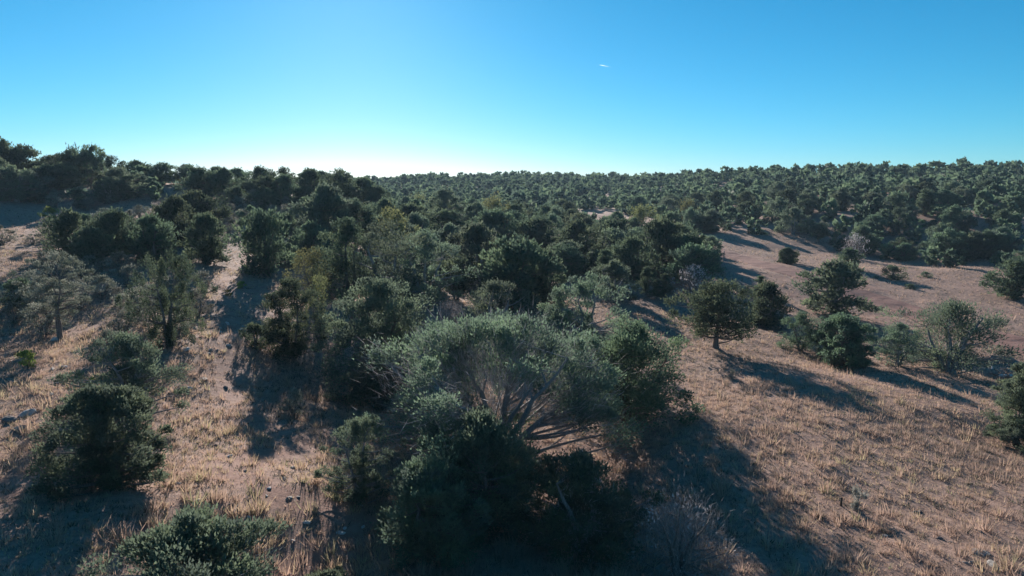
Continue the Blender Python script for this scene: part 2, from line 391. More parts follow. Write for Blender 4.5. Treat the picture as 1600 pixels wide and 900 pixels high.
def put(name, me, parent=None, loc=None, rz=0, sc=1.0):
    o = bpy.data.objects.new(name, me); COL.objects.link(o)
    if parent: o.parent = parent
    if loc is not None: o.location = loc; o.rotation_euler = (0, 0, rz); o.scale = (sc, sc, sc) if np.isscalar(sc) else sc
    return o
def tag(o, label, cat, group=None):
    o['label'] = label; o['category'] = cat
    if group: o['group'] = group
    return o
def make_tree(name, label, cat, loc, meshes, rz=0, sc=(1, 1, 1), group=None):
    e = bpy.data.objects.new(name, None); COL.objects.link(e); e.empty_display_size = 0.3
    e.location = loc; e.rotation_euler = (0, 0, rz); e.scale = sc; tag(e, label, cat, group)
    for nm, me in meshes:
        q = put(nm, me, e)
        if nm in ('dead_twigs', 'spiny_branches'): q['kind'] = 'stuff'
    return e
def tree_meshes(td, leafm, barkm='bark', nm='juniper'):
    tr, cr, tw = td; out = [('trunk', tr.mesh(nm + '_trunk', M[barkm], True)), ('crown', cr.mesh(nm + '_crown', M[leafm]))]
    if tw.n: out.append(('dead_twigs', tw.mesh(nm + '_twigs', M['bare'])))
    return out

# ------------------------------------------------------------------ ground sheet
def axis_steps(lim_in, step, lim_out, grow):
    a = list(np.arange(0, lim_in, step)); s = step
    while a[-1] < lim_out: s *= grow; a.append(a[-1] + s)
    return np.array(a)
ys = np.concatenate([-axis_steps(4, 4, 1500, 1.35)[:0:-1], axis_steps(60, 0.34, 6000, 1.03)])
xp = axis_steps(34, 0.34, 5000, 1.045); xs = np.concatenate([-xp[:0:-1], xp])
GX, GY = np.meshgrid(xs, ys); gx, gy = GX.ravel(), GY.ravel()
gz = height(gx, gy)
rd, rt = pdist(gx, gy, ROAD)
ROADW = 2.1
gz = gz - 0.16 * (1 - sstep(ROADW - 0.3, ROADW + 0.5, rd))
nx, ny = len(xs), len(ys)
ii = (np.arange(ny - 1)[:, None] * nx + np.arange(nx - 1)[None]).ravel()
mb = MB(); mb.add(np.stack([gx, gy, gz], -1), np.stack([ii, ii + 1, ii + nx + 1, ii + nx], -1))
gme = mb.mesh('ground', M['soil'], True)

# bare earth: road shoulders, wash, trails and random patches
TRAIL = smooth_path(path_pts([(430,900,17.5),(530,830,20.5),(330,775,22),(470,690,26.5),(350,600,31),(365,515,38),(345,430,52),(390,385,66)]))
def bareness(x, y):
    b = sstep(0.50, 0.66, fbm(x / 3.2, y / 3.2, 41)) * (0.8 - 0.5 * sstep(2, 9, x))
    q, _ = pdist(x, y, ROAD); b = np.maximum(b, 1 - sstep(1.6, 3.0, q + fbm(x / 2, y / 2, 6) * 1.6))
    q, t = pdist(x, y, WASH); b = np.maximum(b, 1 - sstep(0.8, 2.2, q))
    q, t = pdist(x, y, TRAIL); b = np.maximum(b, (1 - sstep(0.25, 1.5, q + (fbm(x / 1.5, y / 1.5, 8) - .4) * 2.2)))
    u, v, fw = project(x, y, height(x, y))
    ms = inpoly(u, v, [(1110, 375), (1240, 410), (1390, 455), (1400, 520), (1330, 500), (1120, 420)])
    b = np.maximum(b, ms * sstep(0.35, 0.6, fbm(x / 4, y / 4, 77)) * 0.9)
    return np.clip(b, 0, 1)
at = gme.attributes.new('bare', 'FLOAT', 'POINT'); at.data.foreach_set('value', bareness(gx, gy).astype(np.float32))
g_ = put('ground', gme); g_['kind'] = 'structure'

# dirt road, worn wheel ruts and ragged edges
mb = MB(); cr_ = []; dirs = np.gradient(ROAD, axis=0); nr = unit(np.stack([-dirs[:, 1], dirs[:, 0]], -1))
fine = np.linspace(0, len(ROAD) - 1, 420); fi = np.minimum(fine.astype(int), len(ROAD) - 2); ft = (fine - fi)[:, None]
cp = ROAD[fi] * (1 - ft) + ROAD[fi + 1] * ft; nn = unit(nr[fi] * (1 - ft) + nr[fi + 1] * ft)
K_ = 15
off = np.linspace(-1, 1, K_)[None] * (ROADW + 0.15 + (fbm(fine / 5, fine * 0, 3)[:, None] - 0.45) * 1.0)
rx = cp[:, 0:1] + nn[:, 0:1] * off; ry = cp[:, 1:2] + nn[:, 1:2] * off
rz_ = height(rx, ry) - 0.02 - 0.05 * np.exp(-((np.abs(off) - 0.8) / 0.25) ** 2) - 0.18 * sstep(0.86, 1.0, np.abs(off) / off.max(1, keepdims=True))
jj = (np.arange(419)[:, None] * K_ + np.arange(K_ - 1)[None]).ravel()
mb.add(np.stack([rx.ravel(), ry.ravel(), rz_.ravel()], -1), np.stack([jj, jj + K_, jj + K_ + 1, jj + 1], -1))
o = put('dirt_road', mb.mesh('dirt_road', M['road'], True)); o['kind'] = 'structure'

# ------------------------------------------------------------------ trees placed one by one
# (u, v of the foot, v of the top, width in px, style, name, label) read off the photograph
HAND = [
 (985,660,505,185,'dense','juniper_tree','dense green juniper behind the large grey-limbed juniper, casting a long shadow down grass'),
 (455,560,437,90,'dense','juniper_tree','dark narrow round juniper beside the tall soft green juniper above the trail'),
 (598,630,440,160,'soft','juniper_tree','tall soft green bushy juniper up-slope of the large grey-limbed juniper'),
 (172,765,612,150,'soft','juniper_tree','full soft green juniper with its foot in its own broad shadow above the shady bank'),
 (208,650,522,140,'open','juniper_tree','loose see-through juniper with one dark leaning stem, just up-slope of the full soft green juniper'),
 (265,545,408,98,'flame','juniper_tree','dark upright juniper with ragged separate plumes beside the stony trail'),
 (95,532,400,120,'paletree','mountain_mahogany','tall pale grey shrub with a forked bare trunk on the left slope'),
 (38,487,434,56,'dense','juniper_tree','small dense dark green juniper on pale open ground of the left slope'),
 (562,785,655,92,'open','juniper_tree','loose young juniper on the gravel side of the large grey-limbed juniper'),
 (1118,545,436,130,'trunked','juniper_tree','broad rounded juniper with visible trunk and low side limb on the grass slope'),
 (1197,512,442,76,'dense','juniper_tree','rounded juniper just behind the broad rounded juniper on the grass slope'),
 (1187,462,431,36,'cone','juniper_tree','small pointed juniper poking up behind the rounded junipers of the meadow edge'),
 (1250,548,486,66,'dark','juniper_tree','low brownish dark juniper leaning against the dome-shaped juniper'),
 (1312,570,492,100,'dome','juniper_tree','tight dome-shaped green juniper like a clipped ball on the grass slope'),
 (1303,492,408,116,'open','juniper_tree','airy grey-green juniper with spreading limbs beside the dirt road'),
 (1402,572,505,66,'open','juniper_tree','small loose juniper between the dome-shaped juniper and the wide open-limbed juniper'),
 (1482,583,470,160,'wide','juniper_tree','wide open-limbed juniper with pale inner branches beside the eroded wash'),
 (1584,467,404,80,'dense','juniper_tree','dense round juniper standing alone in straw grass beyond the dirt road'),
 (1230,412,387,32,'dome','juniper_tree','tiny ball-shaped juniper alone in the meadow between road and hillside'),
 (1325,421,388,38,'dense','juniper_tree','small round juniper in the meadow beyond the airy grey-green roadside juniper'),
 (1395,437,415,40,'low','juniper_tree','low spreading juniper bush in straw grass across the dirt road'),
 (1447,433,424,19,'low','juniper_tree','very small dark bush in straw grass across the dirt road'),
 (1422,451,443,20,'low','juniper_tree','tiny grey bush near the edge of the dirt road'),
 (1010,466,417,38,'cone','juniper_tree','pointed young juniper with thin trunk, first of three by the purple-grey leafless shrub'),
 (1038,470,428,34,'cone','juniper_tree','pointed young juniper with thin trunk, right beside the purple-grey leafless shrub'),
 (1026,468,436,28,'cone','juniper_tree','smallest pointed young juniper between two taller pointed junipers'),
 (1083,464,412,72,'bare','leafless_shrub','purple-grey leafless rounded shrub at the meadow edge'),
 (1335,405,363,48,'bare','leafless_shrub','purple-grey leafless shrub at the foot of the far hillside'),
 (1588,700,572,86,'soft','juniper_tree','full green juniper standing on the grass slope below the eroded wash'),
 (775,535,440,120,'open','juniper_tree','rounded grey-green juniper in the gully just beyond the large grey-limbed juniper'),
 (912,560,432,120,'open','juniper_tree','tall loose grey-green juniper at the edge of the gully above the grass slope'),
 (875,555,455,80,'open','juniper_tree','smaller brownish loose juniper in the gully next to the tall loose grey-green one'),
 (700,520,470,70,'bare','leafless_shrub','brown leafless thicket in the shade of the gully'),
 (415,432,328,86,'dark','juniper_tree','dark juniper with a deep shadow beside the sunny clearing of the trail'),
 (490,470,395,74,'yellow','juniper_tree','sparse yellowish half-dead juniper between denser junipers'),
 (185,405,328,72,'dense','juniper_tree','rounded juniper at the upper rim of the left clearing'),
 (145,418,357,70,'dense','juniper_tree','low dark juniper in front of the rounded juniper at the left clearing'),
 (240,410,338,72,'dense','juniper_tree','broad juniper next to the rounded one at the upper rim of the left clearing'),
 (310,362,298,78,'trunked','juniper_tree','juniper with fanned bare lower limbs above the sunny clearing'),
 (38,292,228,62,'trunked','juniper_tree','tall juniper with bare trunk on the grassy brow of the left hill'),
 (115,290,236,60,'trunked','juniper_tree','wide juniper on the brow of the left hill, trunk clear of the grass'),
 (5,292,220,56,'dense','juniper_tree','tall dark juniper at the high end of the left hill'),
 (140,292,226,46,'crooked','juniper_tree','juniper with a lopsided tuft standing above the left skyline'),
 (80,284,238,60,'dense','juniper_tree',None),(178,284,244,56,'dense','juniper_tree',None),(216,286,252,48,'dense','juniper_tree',None),
 (236,284,250,44,'dense','juniper_tree',None),(266,284,244,50,'dense','juniper_tree',None),(303,288,249,50,'dense','juniper_tree',None),
 (340,297,262,44,'dense','juniper_tree',None),(372,300,264,48,'dense','juniper_tree',None),(408,310,262,52,'dense','juniper_tree',None),
 (445,312,267,46,'flame','juniper_tree',None),(486,318,266,58,'dense','juniper_tree',None),(530,325,267,70,'crooked','juniper_tree',None),
 (568,326,279,60,'dense','juniper_tree',None),(590,330,290,40,'dense','juniper_tree',None),
 (510,380,293,84,'soft','juniper_tree','large soft dark juniper on the slope below the left skyline'),
 (556,385,312,66,'trunked','juniper_tree',None),(604,370,312,60,'dense','juniper_tree',None),(640,372,320,64,'dense','juniper_tree',None),
 (545,470,346,100,'dense','juniper_tree',None),(610,480,346,130,'open','juniper_tree',None),(665,478,362,110,'open','juniper_tree',None),
 (745,455,352,110,'open','juniper_tree',None),(810,482,372,130,'dense','juniper_tree',None),(852,476,392,76,'dense','juniper_tree',None),
 (770,400,330,96,'dense','juniper_tree',None),(700,380,330,80,'dense','juniper_tree',None),(840,400,340,90,'dense','juniper_tree',None),
 (900,420,345,80,'dense','juniper_tree',None),(960,405,342,80,'dense','juniper_tree',None),(945,452,390,60,'cone','juniper_tree',None),
 (985,440,372,72,'dense','juniper_tree',None),(1032,430,345,92,'dense','juniper_tree',None),(1080,438,366,84,'dense','juniper_tree',None),
 (1060,404,350,70,'dense','juniper_tree',None),(640,560,470,70,'open','juniper_tree',None),(960,470,408,70,'open','juniper_tree',None),
 (660,440,372,90,'open','juniper_tree',None),(500,540,440,60,'yellow','juniper_tree',None),(400,545,505,50,'low','juniper_tree','low dark juniper bush beside the stony trail'),
]
BITES = {'open': 2, 'wide': 2, 'paletree': 2, 'trunked': 1, 'dense': 1, 'soft': 1, 'flame': 2, 'crooked': 2}
STY = { # form, stems, low, clumps, crownfill, cl_r, open, leaf material, bark, twigs
 'dense': ('round', 3, .05, 75, .40, .15, 0, 'juniper', 'bark', 0), 'soft': ('round', 3, .04, 110, .45, .13, 0, 'greyjun', 'bark', 0),
 'open': ('round', 3, .06, 75, .5, .12, .2, 'greyjun', 'greybark', 700), 'flame': ('flame', 4, .02, 62, .5, .095, 0, 'juniper', 'bark', 0),
 'paletree': ('umbrella', 2, .25, 60, .6, .11, .3, 'pale', 'bark', 600), 'sapling': ('round', 2, .15, 50, .5, .15, .1, 'greyjun', 'bark', 200),
 'trunked': ('round', 1, .18, 75, .42, .14, 0, 'juniper', 'bark', 100), 'cone': ('cone', 1, .12, 45, .5, .15, 0, 'juniper', 'bark', 0),
 'dark': ('round', 3, .04, 60, .4, .15, .1, 'juniper', 'bark', 500), 'dome': ('dome', 2, .03, 150, .26, .11, 0, 'juniper', 'bark', 0),
 'wide': ('round', 5, .07, 90, .42, .12, .12, 'greyjun', 'greybark', 1200), 'low': ('dome', 3, .03, 30, .5, .17, .05, 'juniper', 'bark', 60),
 'bare': ('dome', 6, .08, 60, .5, .16, .92, 'bare', 'bark', 2600), 'yellow': ('flame', 3, .08, 50, .5, .13, .45, 'olive', 'bark', 500),
 'crooked': ('umbrella', 2, .12, 45, .5, .15, 0, 'juniper', 'bark', 0)}
lib = {}
def lib_tree(style, variant):
    key = (style, variant)
    if key not in lib:
        fm, st, lw, cl, cf, clr, op, lm, bm, tw = STY[style]
        H0 = {'flame': 1.25, 'cone': 1.3, 'low': .6, 'sapling': 1.3}.get(style, .82) * 5
        lib[key] = (tree_meshes(tree_data(hash_seed(style, variant), H0, 5.0, int(cl * 1.15), 105, .20, fm, st, lw, tw // 2, 5, cf, clr * 1.12, op, True, 1.45, bites=BITES.get(style, 0) if variant < 2 else 2 * BITES.get(style, 0)), lm, bm), H0)
    return lib[key]  # shared meshes
def hash_seed(s, k): return sum(ord(c) * (i + 7) for i, c in enumerate(s)) * 31 + k * 101
HADJ = {'dense': 'dense dark green', 'open': 'loose grey-green', 'trunked': 'round-topped', 'flame': 'ragged upright', 'crooked': 'flat-crowned', 'cone': 'pointed', 'yellow': 'sparse yellowish', 'soft': 'soft green'}
HZ = [(lambda u, v: v < 300 and u < 200, 'on the grassy brow of the left hill against the sky'), (lambda u, v: v < 300, 'on the left skyline sloping down from the brow'),
      (lambda u, v: v < 332 and u < 600, 'on the last hump of the left skyline'), (lambda u, v: v < 390 and u < 660, 'on the slope under the last hump of the left skyline'),
      (lambda u, v: v < 410 and u < 870, 'filling the head of the gully'), (lambda u, v: u < 520, 'near the dark narrow round juniper by the trail'),
      (lambda u, v: u < 720, 'in the thick stand above the tall soft green juniper'), (lambda u, v: u < 870, 'in the thick stand across the gully'), (lambda u, v: True, 'in the grove at the meadow edge by the pointed junipers')]
placed = []          # x, y, radius of everything with a foot
def place(u, vb, vt, wpx, style, name, label, idx, group=None):
    x, y, z = ground_at(u, vb)
    d = math.hypot(y, CAMZ - z); k = d / F
    W = wpx * k * (.85 if style == 'paletree' else 1.08 if u > 1040 else 1.2); H = (vb - vt) * k * 1.02
    placed.append((x, y, W * 0.42))
    g = random.Random(idx * 13 + 5)
    if label is None:
        zn = next(l for f, l in HZ if f(u, vb)); label = f"{'small' if wpx < 55 and vb > 330 else 'broad' if wpx > 88 else 'medium'} {HADJ[style]} juniper {zn}"; group = 'close-grown junipers ' + zn
    cat = {'paletree': 'shrub', 'bare': 'shrub'}.get(style, 'juniper')
    fm, st, lw, cl, cf, clr, op, lm, bm, tw = STY[style]
    if d < 56 and wpx > 50:
        n_ = 1.5 if d < 40 else 1.1
        td = tree_data(1000 + idx, H, W, int(cl * n_), int(260 if d < 40 else 170), (0.015 if d < 40 else 0.021) * min(W, 6) + .02, fm, st, lw, tw, 6, cf, clr * (.88 if d < 40 else 1), op, True, 1.6 if style in ('dome', 'dense', 'trunked', 'soft') else 1.2, bites=0 if style in ('soft', 'dome', 'dense') else 1)
        return make_tree(name, label, cat, (x, y, z - 0.03), tree_meshes(td, lm, bm), 0, (1, 1, 1), group)
    me, H0 = lib_tree(style, g.randrange(3))
    return make_tree(name, label, cat, (x, y, z - 0.05), me, g.uniform(0, 6.28), (W / 5, W / 5, H / H0), group)
for i, (u, vb, vt, w, st, nm, lb) in enumerate(HAND): place(u, vb, vt, w, st, nm, lb, i)

# the large old juniper in the middle: several grey stems, bare inner twigs, foliage at the ends
hx, hy, hz = ground_at(772, 722)
k = math.hypot(hy, CAMZ - hz) / F
HW, HH = 450 * k, 222 * k
placed.append((hx, hy, HW * .45))
td = tree_data(4242, HH, HW, 210, 480, 0.11, 'round', 9, .16, 13000, 7, .45, .072, .10, True, 1.25, gap=True, bites=4)
hero = make_tree('juniper_tree', 'large old juniper with many grey stems, pale bare inner twigs and a wide rounded crown', 'juniper', (hx, hy, hz - .05), tree_meshes(td, 'greyjun', 'greybark'))
def fore(u, D, wm, hm, style, label, idx, n_=1.5, lpc=300, L=.095, name='juniper_tree'):
    a, b = ray(u, 800); x, y = a * D, D; z = h1(x, y); placed.append((x, y, wm * .45))
    fm, st, lw, cl, cf, clr, op, lm, bm, tw = STY[style]
    td = tree_data(7000 + idx, hm, wm, int(cl * n_), lpc, L, fm, st, lw, tw * 2, 6, cf, clr, op, True, 1.3, bites=1)
    make_tree(name, label, 'shrub' if style == 'bare' else 'juniper', (x, y, z - .05), tree_meshes(td, lm, bm))
fore(752, 21.6, 4.6, 4.0, 'soft', 'dark bushy juniper at the foot of the large grey-limbed juniper', 1, 2.0)
fore(905, 20.4, 4.4, 3.3, 'open', 'shadowy bushy juniper in the gully below the large grey-limbed juniper', 2, 2.0)
fore(672, 19.6, 3.4, 2.9, 'soft', 'small bluish juniper bush on the gravel beside the gully junipers', 3, 1.4)
fore(300, 14.4, 4.0, 2.45, 'open', 'open juniper with upright green plumes and grey twigs beside the red gravel patch', 4, 2.2)
fore(505, 15.8, 1.9, 1.3, 'soft', 'low juniper bush at the lower end of the red gravel trail', 5, 1.3)
fore(1065, 18.6, 3.6, 2.5, 'bare', 'half-dead shrub with crooked pale branches at the foot of the grass slope', 6, .5, 120, .10, 'leafless_shrub')

# ------------------------------------------------------------------ scattered trees and shrubs
MEADOW = [(1085, 372), (1215, 368), (1330, 400), (1480, 418), (1640, 430), (1900, 430), (1900, 980), (900, 980), (930, 660), (985, 500), (950, 470), (1130, 455), (1118, 400)]
GLADES = [[(900, 334), (955, 328), (1015, 345), (1025, 372), (965, 362), (900, 352)], [(-50, 330), (140, 335), (130, 390), (60, 440), (-50, 450)],
          [(330, 372), (395, 365), (440, 330), (470, 350), (410, 400), (420, 480), (410, 640), (300, 640), (320, 480)], [(-50, 275), (60, 280), (60, 300), (-50, 300)]]
def jitter_grid(x0, x1, y0, y1, cell, seed):
    g = np.random.default_rng(seed); a, b = np.meshgrid(np.arange(x0, x1, cell), np.arange(y0, y1, cell))
    return a.ravel() + g.uniform(-.48, .48, a.size) * cell, b.ravel() + g.uniform(-.48, .48, a.size) * cell
def crest_visible(x, y, ztop, slack=1.5):
    """keep what rises near or above the ground line between it and the camera"""
    t = np.linspace(0.15, 0.94, 26)[None]; X_ = x[:, None] * t; Y_ = y[:, None] * t
    Z_ = height(X_, Y_); line = CAMZ + (ztop[:, None] - CAMZ) * t
    return (Z_ - line < slack).all(1)
def blocked(x, y, m=1.0):
    b = np.zeros(len(x), bool)
    for px, py, r in placed: b |= np.hypot(x - px, y - py) < r + m
    return b
cand = []
for (x0, x1, y0, y1, cell, seed) in [(-110, 100, 58, 112, 4.3, 1), (-160, 190, 112, 230, 4.6, 2), (-260, 360, 230, 480, 5.3, 3)]:
    x, y = jitter_grid(x0, x1, y0, y1, cell, seed); z = height(x, y); u, v, fw = project(x, y, z)
    ok = (u > -260) & (u < 1860) & ~inpoly(u, v, MEADOW) & ~blocked(x, y, 1.2)
    for p in GLADES: ok &= ~inpoly(u, v, p)
    dn = fbm(x / 16, y / 16, 21)
    ok &= ~((u < 600) & (y > np.where(u < 60, 100, 120)) & (y < 260))
    ok &= dn > np.where((u < 330) & (y < 92), 0.42, 0)
    ok &= dn > np.where((u > 1180) & (v > 318) & (v < 400), 0.42, np.where(np.hypot(x, y) > 110, .2, .28))
    q, _ = pdist(x, y, ROAD); ok &= q > 4.5
    x, y, z, u, v = x[ok], y[ok], z[ok], u[ok], v[ok]
    g = np.random.default_rng(seed + 50); Hh = (2.1 + 3.2 * g.uniform(0, 1, len(x)) ** 1.4) * np.where(g.uniform(size=len(x)) < .15, .6, 1); Ww = np.minimum(Hh * g.uniform(.9, 1.65, len(x)), 6.4)
    ok = crest_visible(x, y, z + Hh)
    for i in np.where(ok)[0]: cand.append((x[i], y[i], z[i], Hh[i], Ww[i], u[i], v[i]))
cand.sort(key=lambda c: -c[3] * c[4] / (c[0] ** 2 + c[1] ** 2))
NIND = 300 - sum(1 for h in HAND if h[5] == 'juniper_tree') - 6
ZONES = [(lambda u, v, D: u < 140 and D < 72, 'beside the straw clearing low on the left hillside'),
      (lambda u, v, D: u < 330 and D < 82, 'among pale shrubs halfway up the left hillside'),
      (lambda u, v, D: u < 330 and D < 140, 'just below the brow of the left hill'),
      (lambda u, v, D: u < 480 and D < 82, 'near the upper end of the sunny trail clearing'),
      (lambda u, v, D: u < 620 and D < 140, 'on the wooded shoulder of the left hill'),
      (lambda u, v, D: u < 760 and D < 85, 'in the gully below the left hill'),
      (lambda u, v, D: u < 1000 and D < 90, 'in the crowded gully beside the grass slope'),
      (lambda u, v, D: u < 860 and D < 135, 'at the wooded head of the gully'),
      (lambda u, v, D: u < 1130 and D < 150, 'on the wooded valley floor short of the small far glade'),
      (lambda u, v, D: u < 1130 and D < 220, 'around the small straw glade of the far valley'),
      (lambda u, v, D: u < 1130, 'on the slope of the far ridge'),
      (lambda u, v, D: D < 128, 'along the hillside foot behind the meadow'),
      (lambda u, v, D: D < 165, 'on the open lower hillside behind the meadow'),
      (lambda u, v, D: True, 'high on the hillside behind the meadow')]
ADJ = {'dense': 'dense dark', 'open': 'airy grey-green', 'soft': 'soft green bushy', 'trunked': 'short-trunked dark', 'dark': 'twiggy dark', 'crooked': 'flat-topped', 'wide': 'many-stemmed open', 'flame': 'ragged upright', 'yellow': 'sparse yellowish'}
rr = random.Random(3)
styles = ['dense'] * 5 + ['open'] * 3 + ['soft'] * 2 + ['trunked'] * 2 + ['wide'] * 2 + ['dark', 'crooked', 'flame', 'yellow']
def size_word(H, W): return 'small' if H < 2.6 else 'tall' if H > 4.4 and W < 1.15 * H else 'wide' if W > 1.3 * H else 'large' if H > 4.2 else 'medium'
for c in cand[:NIND]:
    x, y, z, H, W, u, v = c; D = math.hypot(x, y); st = rr.choice(styles)
    zn = next(l for f, l in ZONES if f(u, v, D))
    me, H0 = lib_tree(st, rr.randrange(3))
    make_tree('juniper_tree', f'{size_word(H, W)} {ADJ[st]} juniper {zn}', 'juniper', (x, y, z - .06), me, rr.uniform(0, 6.28), (W / 5, W / 5, H / H0), 'junipers ' + zn)
# the rest of the far wood, too many to tell apart: real little trees in one mesh
protos = []
for k_ in range(14):
    tr, cr, tw = tree_data(900 + k_, 1.0, 1.0, 24, 8, .20, ['round', 'dome', 'round', 'flame', 'round', 'umbrella', 'dome'][k_ % 7], 1, .03, 0, 3, .42, .16, 0, False, 2.4)
    protos.append((np.concatenate(cr.v), np.concatenate(cr.t), np.concatenate(tr.v), np.concatenate(tr.f)))
wl, wt = MB(), MB(); g = np.random.default_rng(77)
for c in cand[NIND:]:
    x, y, z, H, W, u, v = c; pv, pt, tv, tf = protos[g.integers(14)]; a = g.uniform(0, 6.28); ca, sa = math.cos(a), math.sin(a)
    def T(q): return np.stack([(q[:, 0] * ca - q[:, 1] * sa) * W + x, (q[:, 0] * sa + q[:, 1] * ca) * W + y, q[:, 2] * H + z - .05], -1)
    wl.add(T(pv), np.arange(len(pv)).reshape(-1, 3), np.clip(pt + g.normal(0, .22), 0, 1))
if wl.n:
    o = put('distant_woodland', wl.mesh('distant_woodland', M['juniper'])); o['kind'] = 'stuff'
    tag(o, 'juniper woodland covering the far ridge up to the skyline', 'woodland')
print('scatter trees', len(cand), 'individual', min(NIND, len(cand)))

# pale flowering shrubs of the left hill and the far slope
slib = []
for k_ in range(4):
    td = tree_data(300 + k_, 1.7, 2.2, 34, 75, .11, 'dome', 4, .1, 260, 4, .45, .16, .2)
    slib.append(tree_meshes(td, 'pale', 'bark', 'shrub'))
x, y = jitter_grid(-85, 6, 26, 118, 2.5, 9); z = height(x, y); u, v, fw = project(x, y, z)
dn = fbm(x / 9, y / 9, 66)
zone = inpoly(u, v, [(-40, 300), (330, 300), (600, 330), (600, 350), (420, 360), (330, 380), (330, 470), (300, 520), (200, 570), (-40, 600)])
ok = zone & (dn > np.where(v < 400, .41, .47)) & ~blocked(x, y, .1)
for p in GLADES[1:]: ok &= ~inpoly(u, v, p) | (dn > .58)
sh = [(x[i], y[i], z[i], 0) for i in np.where(ok)[0]]
x, y = jitter_grid(20, 150, 80, 190, 6.5, 10); z = height(x, y); u, v, fw = project(x, y, z)
ok = inpoly(u, v, [(1120, 345), (1640, 330), (1640, 400), (1480, 405), (1200, 372)]) & (fbm(x / 12, y / 12, 67) > .5) & ~blocked(x, y, .3) & (u < 1640)
sh += [(x[i], y[i], z[i], 1) for i in np.where(ok)[0]]
rr.shuffle(sh)
for (x, y, z, k_) in sh[:295]:
    s = rr.uniform(.5, 1.35); uu, vv, _ = project(x, y, z)
    szw = 'small' if s < .78 else 'large' if s > 1.05 else 'medium'
    spot = ('between junipers behind the meadow' if k_ else 'near the brow of the left hill' if vv < 335 else 'at the edge of the straw clearing on the left hillside' if uu < 150 and vv < 440 else
            'between junipers high on the left hillside' if vv < 385 else 'by the top of the sunny trail clearing' if uu > 260 else 'beside the tall pale grey shrub' if uu < 170 else 'near the dark upright plumed juniper')
    make_tree('pale_shrub', f'{szw} pale grey-green feathery shrub {spot}', 'shrub', (x, y, z - .04), rr.choice(slib), rr.uniform(0, 6.28), (s, s, s * rr.uniform(.75, 1.1)),
              'pale shrubs ' + spot)
print('shrubs', len(sh))
# bright yellow-green bushes, one by one
ylib = [tree_meshes(tree_data(400 + k_, 1.0, 1.5, 24, 80, .10, 'dome', 4, .06, 0, 4, .5, .17, .05), 'lime', 'bark', 'bush') for k_ in range(2)]
for i, (u, vb, w, lb) in enumerate([(82, 345, 34, 'bright yellow-green bush among the pale shrubs high on the left hillside'), (40, 577, 44, 'yellow-green bush beside the loose see-through juniper'),
        (355, 462, 16, 'tiny yellow-green bush on the sunny trail clearing'), (378, 452, 18, 'small pale green bush at the top of the sunny trail clearing'), (145, 606, 26, 'small yellow-green bush at the foot of the loose see-through juniper'),
        (458, 650, 38, 'small soft green bush in the shade at the edge of the gully'), (1143, 593, 14, 'lone small dark green bush on the grass slope by a long shadow'), (705, 540, 40, 'yellow tinted brush in the gully shade')]):
    x, y, z = ground_at(u, vb); s = w / F * y / 1.5
    make_tree('green_bush', lb, 'bush', (x, y, z - .03), ylib[i % 2] if i not in (5, 6) else slib[i % 4], i, (s, s, s * 1.05))

# ------------------------------------------------------------------ grass tufts
def tufts(x, y, hgt, nb, tint, g, lean, foot, wd0, wd1):
    m = len(x); z = height(x, y); i = np.repeat(np.arange(m), nb); q = len(i)
    a = g.uniform(0, 6.28, q); ln = g.uniform(0.05, 1, q) * lean; h = hgt[i] * g.uniform(.5, 1.15, q)
    ro = hgt[i] * foot * g.uniform(0, 1, q) + .015
    base = np.stack([x[i] + np.cos(a) * ro, y[i] + np.sin(a) * ro, z[i] - .02], -1)
    tip = base + np.stack([np.cos(a) * ln * h, np.sin(a) * ln * h, h * (1 - .3 * ln)], -1)
    b2 = g.uniform(0, 6.28, q); wd = (wd0 + wd1 * hgt[i]) * g.uniform(.5, 1.2, q)
    s = np.stack([np.cos(b2), np.sin(b2), b2 * 0], -1) * wd[:, None] * .5
    v = np.stack([base - s, base + s, tip], 1)
    return v.reshape(-1, 3), np.repeat(np.clip(tint[i] + g.normal(0, .09, q), 0, 1), 3)
gm = MB(); g = np.random.default_rng(55)
for (y0, y1, ds, nbs, dc, nbc, k_) in [(11, 24, 40, 7, 9, 24, 1), (24, 38, 30, 6, 6, 15, 1.25), (38, 60, 15, 5, 3.5, 8, 1.7), (60, 130, 2.6, 4, 1.0, 6, 2.6)]:
    for dens, clump in ((ds, 0), (dc, 1), (min(dc * 1.7, 10), 2)):      # low turf, fuzzy bunches, dark low forbs
        cnt = int((y1 - y0) * (y0 + y1) * 0.80 * dens)
        y = np.sqrt(g.uniform(y0 ** 2, y1 ** 2, cnt)); x = y * g.uniform(-.80, .80, cnt)
        rd, _ = pdist(x, y, ROAD); wd, _ = pdist(x, y, WASH); bn = bareness(x, y); big = fbm(x / 7, y / 7, 90 + clump)
        keep = (rd > 2.3) & (wd > 1.0) & (g.uniform(size=cnt) > bn * .85) & (g.uniform(size=cnt) < (.55 + big if clump == 0 else sstep(.28, .6, big) + .3))
        x, y = x[keep], y[keep]; left = sstep(2, -6, x); U = g.uniform(0, 1, len(x))
        tn = np.clip(.30 + .5 * fbm(x / 5, y / 5, 12) + g.normal(0, .13, len(x)) + left * .10, .12, 1)
        if clump == 0: v, t = tufts(x, y, .05 + .13 * U ** 2 + .02 * k_, nbs, tn, g, .95, .8, .014 * k_, .12)
        elif clump == 1: v, t = tufts(x, y, (.15 + .32 * U ** 2 + .03 * k_) * (1 + .25 * sstep(30, 18, y)), nbc, tn, g, .8, .45, .011 * k_, .055)
        else: v, t = tufts(x, y, .06 + .14 * U ** 2 + .02 * k_, nbs + 1, g.uniform(0, .12, len(x)) ** 1.3, g, 1.1, .8, .018 * k_, .14)
        gm.add(v, np.arange(len(v)).reshape(-1, 3), t)
print('grass triangles', gm.n // 3)
o = put('dry_grass', gm.mesh('dry_grass', M['grass'])); o['kind'] = 'stuff'
